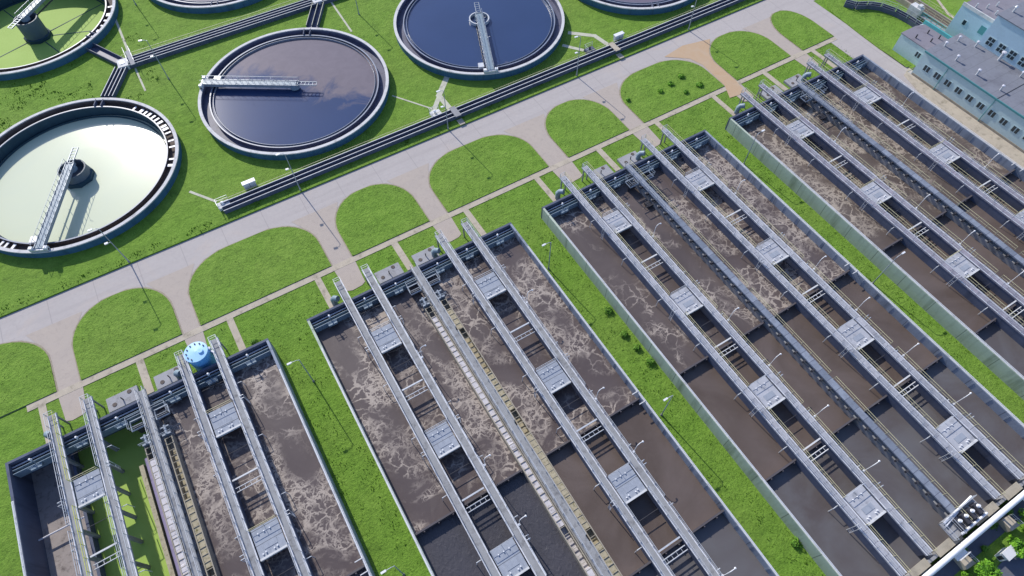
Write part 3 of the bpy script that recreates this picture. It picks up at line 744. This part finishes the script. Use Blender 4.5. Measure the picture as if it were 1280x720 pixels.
def stand(x, y, label, m):
    r = thing('valve_chamber', label, 'valve chamber', (x,y,0), 'valve chambers on the road channel')
    MB().box(x-1.2, x+1.0, y-.9, y+.7, .2, .9).build('chamber', M[m], r)
    MB().tube([(x-.2,y,.9),(x-.2,y,1.5)], .25, 10).build('valve', M['white'] if m == 'coping' else M['dark'], r)
    q = MB(); q.rail((x-1.2,y+.7,.9),(x+1.0,y+.7,.9)); q.rail((x-1.2,y-.9,.9),(x-1.2,y+.7,.9)); q.build('handrail', M['steel'], r)
stand(-7.6, 91.0, 'white valve chamber closing the left end of the road channel', 'coping')
stand(37.4, 92.3, 'pale valve chamber on the road channel below the clear clarifier', 'coping')
stand(76.6, 92.6, 'dark valve chamber on the road channel right of the clear clarifier', 'darkwall')

# ------------------------------------------------------------------ lamps
def lamp():
    r = thing('lamp_post', 'x', 'lamp post', (0,0,0), 'tall lamp posts')
    MB().tube([(0,0,0),(0,0,5),(0,0,9.7)], [.11,.085,.06], 8).build('post', M['bsteel'], r, True)
    MB().tube([(0,0,9.6),(-.3,0,9.9),(-.9,0,10.0)], .045, 6).build('bracket_arm', M['steel'], r)
    h = MB(); h.box(-1.45,-.75,-.16,.16,9.93,10.1); h.build('lamp_head', M['white'], r)
    MB().tube([(0,0,5.9),(-.45,0,6.05)], .04, 6).build('low_arm', M['steel'], r)
    MB().box(-.95,-.4,-.17,.17,5.98,6.16).build('floodlight', M['white'], r)
    MB().cyl(0,0,0,.45,.2,10,.15).build('foot', M['conc'], r)
    return r
l0 = lamp(); l0.location = (-26.0,87.2,.2); l0['label'] = 'tall lamp post at the road edge below the milky clarifier'
for x, y, z, lab in ((5.8,87.4,.2,'tall lamp post at the road edge below the brown patched clarifier'),(37.6,87.4,.2,'tall lamp post at the road edge left of the bent path'),
                     (69.4,87.4,.2,'tall lamp post at the road edge right of the clear clarifier'),(100.8,87.3,.2,'tall lamp post at the road edge nearest the top edge'),
                     (-7.3,132.1,.2,'lamp post on the lawn left of the brown patched clarifier'),(-7.0,163.0,.2,'lamp post on the lawn right of the green floored clarifier'),
                     (37.4,132.0,.2,'lamp post on the lawn between the brown patched and clear clarifiers')):
    dup(l0, (x,y,z), R(-8 if z > .1 else 0), lab)
s0 = thing('strip_lamp', 'lamp post in the grass strip right of the blue tank basin, upper one', 'lamp post', (-6.6,49.2,0), 'lamp posts in the grass strips')
MB().tube([(0+s0.location.x,49.2,0),(s0.location.x,49.2,4),(s0.location.x,49.2,7.9)], [.10,.08,.06], 8).build('post', M['bsteel'], s0, True)
lx = s0.location.x
MB().tube([(lx,49.2,7.8),(lx-.4,49.2,8.1),(lx-1.1,49.2,8.15)], .045, 6).build('bracket_arm', M['steel'], s0)
MB().box(lx-1.75, lx-1.05, 49.07, 49.33, 8.07, 8.25).build('lamp_head', M['white'], s0)
MB().cyl(lx, 49.2, 0, .4, .2, 10, .14).build('foot', M['conc'], s0)
for x, y, lab in ((-6.6,16.8,'lamp post in the grass strip right of the blue tank basin, lower one'),(36.6,48.0,'lamp post in the middle grass strip, upper one'),
                  (36.8,16.6,'lamp post in the middle grass strip, lower one'),(83.0,16.5,'lamp post in the right grass strip below the cross wall'),(83.0,49.0,'lamp post at the top of the right grass strip')):
    dup(s0, (x,y,0), R(180) if x > 80 else 0, lab)

# ------------------------------------------------------------------ blue tank
bx, by = -20.0, 60.75
r = thing('blue_tank', 'upright sky blue cylindrical tank standing between two walkways', 'storage tank', (bx,by,0))
MB().lathe(bx, by, [(1.72,0),(1.72,4.3)], 40).build('shell', M['bluetank'], r, True)
MB().lathe(bx, by, [(1.72,4.3),(1.78,4.3),(1.78,4.42),(0,4.55)], 40).build('lid', M['bluetop_lit'], r)
k = MB()
for a in range(20, 260, 30): k.cyl(bx+1.4*math.cos(R(a)), by+1.4*math.sin(R(a)), 4.4, 4.6, .11, 8)
k.build('lid_bolt', M['dark'], r)
MB().cyl(bx+.7, by-.3, 4.48, 4.72, .38, 14).build('manhole', M['bluetop_lit'], r)
k = MB(); k.rail((bx-2.3,by-1.2,3.3),(bx-2.3,by+1.4,3.3)); k.build('guard_rail', M['yellow'], r)
k = MB().tube([(bx+1.8,by-.2,.2),(bx+1.8,by-.2,3.4),(bx+2.2,by-.9,3.5)], .14, 8); k.cyl(bx+1.75, by+.15, 3.2, 3.7, .26, 10); k.build('feed_pipe', M['pale'], r)

# ------------------------------------------------------------------ buildings
def win_x(b, x, y0, y1, z0, z1, n=2):
    f = MB().box(x-.06, x-.003, y0-.1, y1+.1, z0-.1, z1+.1).build('window', M['white'] if n < 0 else M['bwall'], b)
    p = MB(); w = (y1-y0)/abs(n)
    for k in range(abs(n)): p.box(x-.10, x-.063, y0+k*w+.1, y0+(k+1)*w-.1, z0, z1)
    p.build('pane', M['glass'], f)
def vent(x, y, z, h, rr, par, group=None):
    MB().tube([(x,y,z-.1),(x,y,z+h)], rr*.55, 8).build('roof_vent', M['steel'], par)
b = thing('blue_building', 'long pale blue building with flat grey roof and paired small windows beside the alley', 'building', (133,50,0))
def wallbox(x0, x1, y0, y1, z0, z1): return MB().box(x0, x1, y0, y1, z0, z1)
wallbox(133.0,144.4,-60,50.2,0,5.75).build('wall', M['bwall'], b)
rf = MB().prism([(132.85,-60),(144.38,-60),(144.38,50.35),(132.85,50.35)], 5.753, 5.95).build('roof', M['roof'], b)
MB().box(132.78,132.97,-60,50.3,5.62,5.98).build('eave', M['eave'], rf)
jl = MB()
for yy in (32.9, 8.0): jl.box(132.86,144.3,yy-.06,yy+.06,5.953,6.0)
jl.build('roof_joint', M['dark'], rf)
pls = MB().box(132.90,132.997,-60,50.0,0,.5).build('plinth', M['tan'], b)
for yy in (44.2, 33.0, 8.0):
    MB().tube([(132.88,yy,0.1),(132.88,yy,5.6)], .07, 8).build('downpipe', M['eave'], b)
yy = 47.9
for k in range(22):
    y0 = 47.9-2.68*k
    win_x(b, 133.0, y0-.75, y0+.75, 2.3, 3.5, 2)
vp = [(137.6,49.2,.9,.30),(143.0,45.7,1.2,.3),(135.7,44.9,1.1,.32),(143.4,40.3,1.9,.48),(135.5,39.7,1.2,.34),(135.6,34.2,1.1,.3),(142.7,34.7,1.1,.3),(141.5,48.9,1.0,.3),(136,26,1.2,.3),(142,22,1.2,.3)]
for k, (x, y, h, q) in enumerate(vp):
    v = MB().tube([(x,y,5.9),(x,y,5.95+h)], q*.55, 10).build('roof_vent', M['steel'], b, True)
    MB().lathe(x, y, [(q*.5,5.95+h-.1),(q*1.0,5.95+h-.1),(q*1.0,5.95+h+.1),(0,5.95+h+.22)], 12).build('cowl', M['pale'], v)
b = thing('annex', 'low pale blue annex with grey roof at the building end by the lawn', 'building', (136,54,0))
wallbox(135.8,142.6,50.36,57.9,0,4.3).build('wall', M['bwall'], b)
rf = MB().prism([(135.65,50.36),(142.75,50.36),(142.75,57.3),(140.3,58.05),(135.65,58.05)], 4.303, 4.48).build('roof', M['roof2'], b)
win_x(b, 135.8, 51.6, 52.9, 1.9, 3.0, 2)
MB().box(142.6,142.9,50.5,57.9,4.2,5.2).build('parapet', M['teal'], b)
for x, y in ((136.9,55.2),(140.4,54.9),(141.0,52.4),(138.6,52.6)):
    MB().tube([(x,y,4.4),(x,y,5.3)], .15, 8).build('roof_vent', M['dark'], b)
b = thing('tall_hall', 'taller pale blue hall rising behind the flat grey roof, rows of four small panes', 'building', (146,20,0))
wallbox(144.5,172,-60,46.2,0,12.6).build('wall', M['bwall2'], b)
rf = MB().prism([(144.3,-60),(172,-60),(172,46.4),(144.3,46.4)], 12.603, 12.8).build('roof', M['roof'], b)
for k in range(18):
    y0 = 44.2-2.55*k
    f = MB().box(144.44,144.497,y0-.85,y0+.85,6.6,8.5).build('window', M['bwall'], b); p = MB()
    for a in (0,1):
        for c in (0,1): p.box(144.40,144.437,y0-.7+.78*a,y0-.08+.78*a,6.75+.9*c,7.45+.9*c)
    p.build('pane', M['glass'], f)
for x, y in ((147.6,45.2),(151,38),(157,44)):
    v = MB().tube([(x,y,12.7),(x,y,14.0)], .2, 8).build('roof_vent', M['steel'], b); MB().cyl(x, y, 13.9, 14.2, .35, 10, .1).build('cowl', M['white'], v)
b = thing('workshop_building', 'pale blue block with rosy roof and dark green door behind the annex', 'building', (148,50,0))
wallbox(148.2,166,46.45,54.9,0,8.9).build('wall', M['bwall2'], b)
MB().prism([(148.4,46.45),(166,46.45),(166,54.8),(148.4,54.8)], 8.903, 9.05).build('roof', M['roof2'], b)
MB().box(148.1,148.35,46.5,54.95,8.7,9.4).build('parapet', M['coping'], b)
MB().box(148.12,148.197,47.6,48.9,5.6,7.3).build('door', M['eave'], b)
win_x(b, 148.2, 51.9, 52.8, 5.4, 6.4, 1)
for x, y in ((151,51.2),(150.6,48.8),(153.5,50.6),(149.2,52.6),(155,48)):
    MB().tube([(x,y,9),(x,y,10.0)], .17, 8).build('roof_vent', M['steel'], b)
# curved railed channel and screw channel on the lawn beyond the annex
channel([(139.2,75.4),(140.4,73.4),(143.3,71.9),(145.3,69.8),(146.6,66.8),(147.1,63.5),(147.2,58.5)], 1.5, 'curved dark railed channel sweeping to the annex', mids=0, side=[(.8,'steel'),(-.8,'steel')], mat='darkwall')
r = thing('screw_channel', 'straight dark channel with pale side walls behind the annex', 'channel', (153,60,0))
q = MB(); q.box(151.2,151.6,55.8,72,0,1.4); q.box(154.0,154.4,55.8,72,0,1.4); q.box(151.6,154.0,55.5,55.8,0,1.4); q.build('channel_wall', M['tan'], r)
MB().box(151.6,154.0,55.8,72,0,.7).build('channel_bed', M['launderdry'], r)
q = MB(); q.rail((151.3,56,1.4),(151.3,66,1.4)); q.rail((154.2,56,1.4),(154.2,70,1.4)); q.build('handrail', M['yellow'], r)
q = MB(); q.box(149.4,151.1,62.8,65.6,0,2.4); q.box(149.7,150.8,63.2,64.0,2.4,3.0); q.build('drive_housing', M['coping'], r)
r = thing('valve_rack', 'jumble of pale pipes and frames between the annex and rosy roofed block', 'pipe rack', (151,53.5,0))
q = MB()
for k in range(6): q.tube([(148.9+.6*k,52.6+.3*k,1.6+.2*(k%3)),(150.6+.6*k,54.9-.2*k,1.8+.2*(k%2))], .12, 6)
for k in range(5): q.beam((149+k,53+.4*(k%2),0),(149+k,53+.4*(k%2),2.6),.14,.14)
q.build('pipework', M['yellow'], r)
r = thing('teal_gantry', 'teal railed gantry along the back edge of the annex', 'gantry', (149.8,57,0))
MB().box(149.2,150.3,53.6,61.8,1.2,1.4).build('deck', M['conc'], r)
q = MB(); q.rail((149.2,53.6,1.4),(149.2,61.8,1.4),1.1,1.4,.09); q.build('handrail', M['teal'], r)
path([(160.5,66),(157.6,60),(157.0,56)], .7, 'yellowish path beside the rosy roofed block', 'path', .3)

# ------------------------------------------------------------------ south end: pipe, pumps, planting
r = thing('overhead_pipe', 'thick white overhead pipe across the near end of the basins', 'pipe', (60,-18.6,0))
MB().tube([(36,-18.6,3.9),(140,-18.6,3.9)], .36, 16).build('pipe', M['white'], r, True)
for k in range(14): MB().box(38+7.1*k, 38.25+7.1*k, -18.8, -18.4, 0, 3.6).build('support', M['conc'], r)
for x in (57.0, 71.2):
    q = MB(); q.box(x-1.0, x+1.0, -19.6, -19.05, 3.3, 3.42); q.rail((x-1.0,-19.6,3.42),(x+1.0,-19.6,3.42),.6,.6,.05); q.build('bracket_platform', M['white'], r)
r = thing('pump_set', 'cluster of four dark pumps with white caps at the end of the slabbed centre walkway', 'pump set', (61,-16.4,3))
MB().box(57.6,64.4,-17.7,-15.2,3.35,3.5).build('platform', M['conc'], r)
for k in range(4):
    x = 59.7+1.25*k
    m_ = MB().tube([(x,-17.2,3.95),(x,-15.9,3.95)], .38, 12); m_.box(x-.4,x+.4,-17.4,-15.7,3.5,3.7)
    o = m_.build('pump', M['dark'], r, True)
    MB().cyl(x+.1, -16.3, 4.3, 4.62, .27, 12, .18).build('motor_cap', M['white'], o)
q = MB(); q.tube([(58.0,-15.5,3.8),(64.2,-15.1,3.8)], .16, 8); q.tube([(58.0,-15.9,3.7),(61.0,-15.5,3.7)], .12, 8); q.tube([(59,-17.6,3.75),(64.2,-17.6,3.75)], .16, 8); q.build('manifold', M['white'], r)
q = MB(); q.rail((57.6,-17.7,3.5),(57.6,-15.2,3.5)); q.rail((57.6,-15.2,3.5),(64.4,-15.2,3.5)); q.rail((59.1,-17.7,3.5),(59.1,-15.2,3.5)); q.build('handrail', M['steel'], r)
structure('path', MB().prism([(30,-21.1),(140,-21.1),(140,-18.9),(30,-18.9)], 0, .95), M['asphalt'], 'dark shaded path along the near end of the basins')
structure('bank', MB().prism([(30,-60),(140,-60),(140,-21.05),(30,-21.05)], 0, 1.0), M['grass'], 'bright grass bank at the near corner')
structure('yard', MB().prism([(60.6,-45),(68.5,-45),(68.8,-26.0),(66.6,-24.0),(63.0,-23.2),(60.6,-23.4)], .5, 1.05), M['asphalt'], 'paved yard painted shadow dark in the near corner')  # a tall structure's shadow is put into the paving colour
for x, lab in ((57.8,'tan concrete landing nearest the frame corner on the shaded path'),(67.0,'tan concrete landing right of the pump set on the shaded path')):
    r = thing('landing', lab, 'landing', (x,-20.2,0)); MB().prism([(x-.7,-21.2),(x+.9,-21.3),(x+.7,-19.7),(x-.6,-19.6)], .9, 2.1).build('slab', M['path'], r)
    MB().rail((x+.9,-21.2,2.1),(x+.75,-19.7,2.1),.8,.8,.05).build('handrail', M['steel'], r)
r = thing('white_shed', 'small white shed box on the bank by the dark yard', 'shed', (63.2,-22.6,1))
MB().box(62.3,64.1,-23.1,-22.2,1.0,2.6).build('body', M['white'], r); MB().prism([(62.2,-23.25),(64.2,-23.25),(64.2,-22.1),(62.2,-22.1)], 2.603, 2.75).build('roof', M['coping'], r)
MB().box(62.295,62.299,-22.9,-22.4,1.1,2.2).build('door', M['dark'], r)
r = thing('grey_kiosk', 'grey flat topped kiosk in the dark yard', 'kiosk', (67,-24.4,1))
MB().box(66.2,68.0,-25.2,-23.7,1.0,2.6).build('body', M['cover'], r); MB().box(66.1,68.1,-25.3,-23.6,2.603,2.75).build('roof', M['conc'], r)

# ------------------------------------------------------------------ planting
def leaves(mb, c, rx, ry, rz, n, size, shell=.45):
    for k in range(n):
        while True:
            p = Vector((random.uniform(-1,1),random.uniform(-1,1),random.uniform(-.7,1)))
            if shell < p.length < 1: break
        lump = .82+.25*math.sin(p.x*5+c[0])*math.cos(p.y*4+c[1]*1.7)+.12*random.random()
        q = Vector((c[0]+p.x*rx*lump, c[1]+p.y*ry*lump, max(.02, c[2]+p.z*rz*lump)))
        nrm = (p+Vector((random.uniform(-.8,.8),random.uniform(-.8,.8),random.uniform(0,.9)))).normalized()
        a = nrm.orthogonal().normalized(); a.rotate(Matrix.Rotation(random.uniform(0,6.28),3,nrm)); b = nrm.cross(a)
        s = size*random.uniform(.6,1.3)
        mb.quad([q-a*s, q-b*s*.45, q+a*s, q+b*s*.45])
    return mb
def bush(x, y, z, rr, h, label, m='weed', n=None, name='bush', cat='bush', size=.2):
    r = thing(name, label, cat, (x,y,z))
    leaves(MB(), (x,y,z+h*.45), rr, rr*.9, h*.6, n or int(220*rr*rr+120), size).build('foliage', M[m], r)
    st = MB()
    for k in range(4): st.tube([(x,y,z),(x+rr*.5*math.cos(k*1.7),y+rr*.5*math.sin(k*1.7),z+h*.7)], .03, 5)
    st.build('stem', M['bark'], r)
for x, y, rr, lab in ((88.8,75.3,.95,'largest weed clump on the island, upper right'),(82.0,73.9,.8,'weed clump on the island, left of centre'),(85.3,74.6,.85,'weed clump in the middle of the weedy island'),
                      (86.4,70.9,.7,'low weed clump near the island path'),(90.5,71.1,1.1,'broad weed clump at the right of the weedy island'),(74.3,75.3,.6,'small weed clump at the left edge of the weedy island')):
    bush(x, y, .17, rr*.9, .55, lab, 'leaf', size=.17)
for x, y, rr, lab in ((40.6,35.6,1.0,'dark bush in the middle strip against the third basin wall, uppermost'),(40.2,30.6,.9,'second bush down the middle strip by the wall'),(40.5,27.6,.8,'third bush down the middle strip by the wall'),
                      (40.8,24.5,1.0,'fourth bush down the middle strip by the wall'),(41.0,-7.4,1.1,'round bush alone near the frame bottom by the third basin wall'),(-12.3,60.4,.8,'bush beside the blue tank basin corner')):
    bush(x, y, 0, rr*.85, .8, lab, 'weed', size=.17)
def tree(x, y, z, h, rr, label):
    r = thing('tree', label, 'tree', (x,y,z))
    tk = MB().tube([(x,y,z),(x+.1,y,z+h*.4),(x+.05,y+.1,z+h*.75)], [.18,.13,.06], 8)
    for k in range(6): tk.tube([(x+.08,y,z+h*(.3+.06*k)),(x+rr*.6*math.cos(k*1.1),y+rr*.6*math.sin(k*1.1),z+h*(.55+.06*k))], [.06,.02], 5)
    tk.build('trunk', M['bark'], r)
    c = MB()
    for k in range(9):
        a = k*2.4; q = rr*.55*(k > 0)
        leaves(c, (x+q*math.cos(a), y+q*math.sin(a), z+h*(.62+.05*(k % 4))), rr*.55, rr*.5, h*.26, 330, .17, .3)
    c.build('crown', M['leaf'], r)
tree(70.8, -22.0, 1.0, 3.6, 1.9, 'bright green leafy tree at the right frame edge beyond the pipe')
tree(58.6, -22.8, 1.0, 2.6, 1.6, 'bright green tree at the bottom edge by the tan landing')
tree(64.8, -23.0, 1.0, 2.2, 1.2, 'small dull tree beside the white shed')
for x, y, lab in ((59.2,-19.5,'shrub under the pipe near the tan landing, left one'),(65.4,-19.6,'shrub under the pipe by the right landing'),(68.7,-19.6,'shrub under the pipe at far right'),(61.8,-20.9,'shrub on the edge of the shaded path'),(70.2,-20.6,'shrub at the foot of the tree by the right frame edge'),(65.9,-22.2,'shrub between the white shed and the grey kiosk'),(57.0,-22.0,'shrub left of the bottom tree'),(61.0,-22.6,'shrub left of the white shed'),(68.6,-22.4,'shrub in front of the grey kiosk')):
    bush(x, y, .95, random.uniform(.5,.9), random.uniform(.6,1.2), lab, random.choice(('weed','leaf')), 170, 'shrub', 'shrub', .15)

# grass tufts (uncountable)
def tufts(name, rects, dens, hmin, hmax, m, label, excl=None):
    mb = MB()
    for x0, x1, y0, y1, z in rects:
        for k in range(int((x1-x0)*(y1-y0)*dens)):
            x, y = random.uniform(x0,x1), random.uniform(y0,y1)
            cl = math.sin(x*1.3+2*math.sin(y*.9))*math.sin(y*1.1+1.7*math.sin(x*.7))
            if random.random() > .55+.45*cl: continue
            if excl and excl(x, y): continue
            h = random.uniform(hmin,hmax)*(1+.5*cl)
            for q in range(3):
                a = random.uniform(0,6.28); w = h*.38; dx, dy = math.cos(a), math.sin(a); lx_, ly_ = random.uniform(-.6,.6)*h, random.uniform(-.6,.6)*h
                mb.quad([(x-dx*w,y-dy*w,z),(x+dx*w,y+dy*w,z),(x+lx_,y+ly_,z+h)])
    o = mb.build(name, m); tag(o, label, 'grass', None, 'stuff'); return o
def isl_ex(x, y):
    for a, b in isl:
        if a <= x <= b:
            rx, ry = min(8.5,(b-a)*.46), 7.5
            if y > 81.7-ry:
                if x < a+rx: return ((x-a-rx)/rx)**2+((y-81.7+ry)/ry)**2 > .96
                if x > b-rx: return ((x-b+rx)/rx)**2+((y-81.7+ry)/ry)**2 > .96
            return False
    return True
tufts('grass', [(a if a > -100 else -58, b, 68.3, 81.6, .16) for a, b in isl], 5, .04, .10, M['tuft'], 'short grass blades growing over the islands', isl_ex)
tufts('grass', [(-9.7,-3.6,-10,58,0),(35.2,41.4,-17,58,0),(80.2,86.2,-17,58,0)], 7, .05, .15, M['tuft'], 'longer grass blades in the strips between basins')
tufts('grass', [(-60,75,87.2,89.0,.25),(75,130,87.2,88.8,.25)], 9, .07, .2, M['tuft'], 'long grass blades on the verge between road and channel')
def tank_ex(x, y): return any((x-a)**2+(y-b)**2 < 20.4**2 for a, b in TANKS.values()) or (139 < y < 146 and x > -22) or (x > -22 and x < -13 and y > 131)
tufts('grass', [(-60,-9,128,152,.25)], 7, .08, .22, M['tuft'], 'rank dark weeds between the milky and green clarifiers', lambda x, y: tank_ex(x, y) or math.sin(x*.35+1)*math.sin(y*.45)+.5*math.sin(x*.9)*math.sin(y*.8) < .05)
def gx(x, y):
    for i, q in enumerate(X0):
        if q-.2 < x < q+BW+.2 and y < 58.5: return True
        for dx, y1 in ((4.6,58),(19.3,58),(34.0,58)):
            if abs(x-q-dx) < .8: return True
        if q+13 < x < q+25.2 and y < 62.8: return True
        if q+6.0 < x < q+12.8 or q+26 < x < q+32: return True
    return False
tufts('grass', [(-45,127,58.6,66.8,0)], 6, .05, .13, M['tuft'], 'grass blades between footpath and basin heads', gx)

# ------------------------------------------------------------------ light, sky, camera
el = R(32); az = Vector((-.1, 1.0, 0)).normalized()
sun_dir = Vector((az.x*math.cos(el), az.y*math.cos(el), math.sin(el)))
sd = bpy.data.lights.new('sun', 'SUN'); sd.energy = 5.0; sd.angle = R(.5); sd.color = (1.0,.95,.86)
so = bpy.data.objects.new('sun', sd); col.objects.link(so); so.rotation_euler = (-sun_dir).to_track_quat('-Z','Y').to_euler(); so.location = (0,0,150)
w = bpy.data.worlds.new('World'); scene.world = w; w.use_nodes = True
nt = w.node_tree; bg = nt.nodes['Background']; sky = nt.nodes.new('ShaderNodeTexSky'); sky.sky_type = 'NISHITA'
sky.sun_disc = False; sky.sun_elevation = el; sky.sun_rotation = R(-5.7); sky.dust_density = .6; sky.ozone_density = 1.6; sky.air_density = 1.0
tint = nt.nodes.new('ShaderNodeMix'); tint.data_type = 'RGBA'; tint.blend_type = 'MULTIPLY'; tint.inputs[0].default_value = 1.0
tint.inputs[7].default_value = (1.10,1.11,1.27,1)
nt.links.new(sky.outputs['Color'], tint.inputs[6]); nt.links.new(tint.outputs[2], bg.inputs['Color']); bg.inputs['Strength'].default_value = .15

cd = bpy.data.cameras.new('camera'); cam = bpy.data.objects.new('camera', cd); col.objects.link(cam); scene.camera = cam
f, p, ro, yw = 769.4, 1.01386, .00258, -.54517
cd.sensor_width = 36; cd.lens = f/1280*36; cd.clip_start = .5; cd.clip_end = 5000
F = Vector((0,math.cos(p),-math.sin(p))); U = Vector((0,math.sin(p),math.cos(p))); X = Vector((1,0,0))
X2 = X*math.cos(ro)+U*math.sin(ro); U2 = -X*math.sin(ro)+U*math.cos(ro); Z = Matrix.Rotation(yw,3,'Z')
X2, U2, F = Z@X2, Z@U2, Z@F
cam.matrix_world = Matrix(((X2.x,U2.x,-F.x,0),(X2.y,U2.y,-F.y,0),(X2.z,U2.z,-F.z,90),(0,0,0,1)))
scene.view_settings.view_transform = 'Standard'; scene.view_settings.look = 'None'; scene.view_settings.exposure = 0
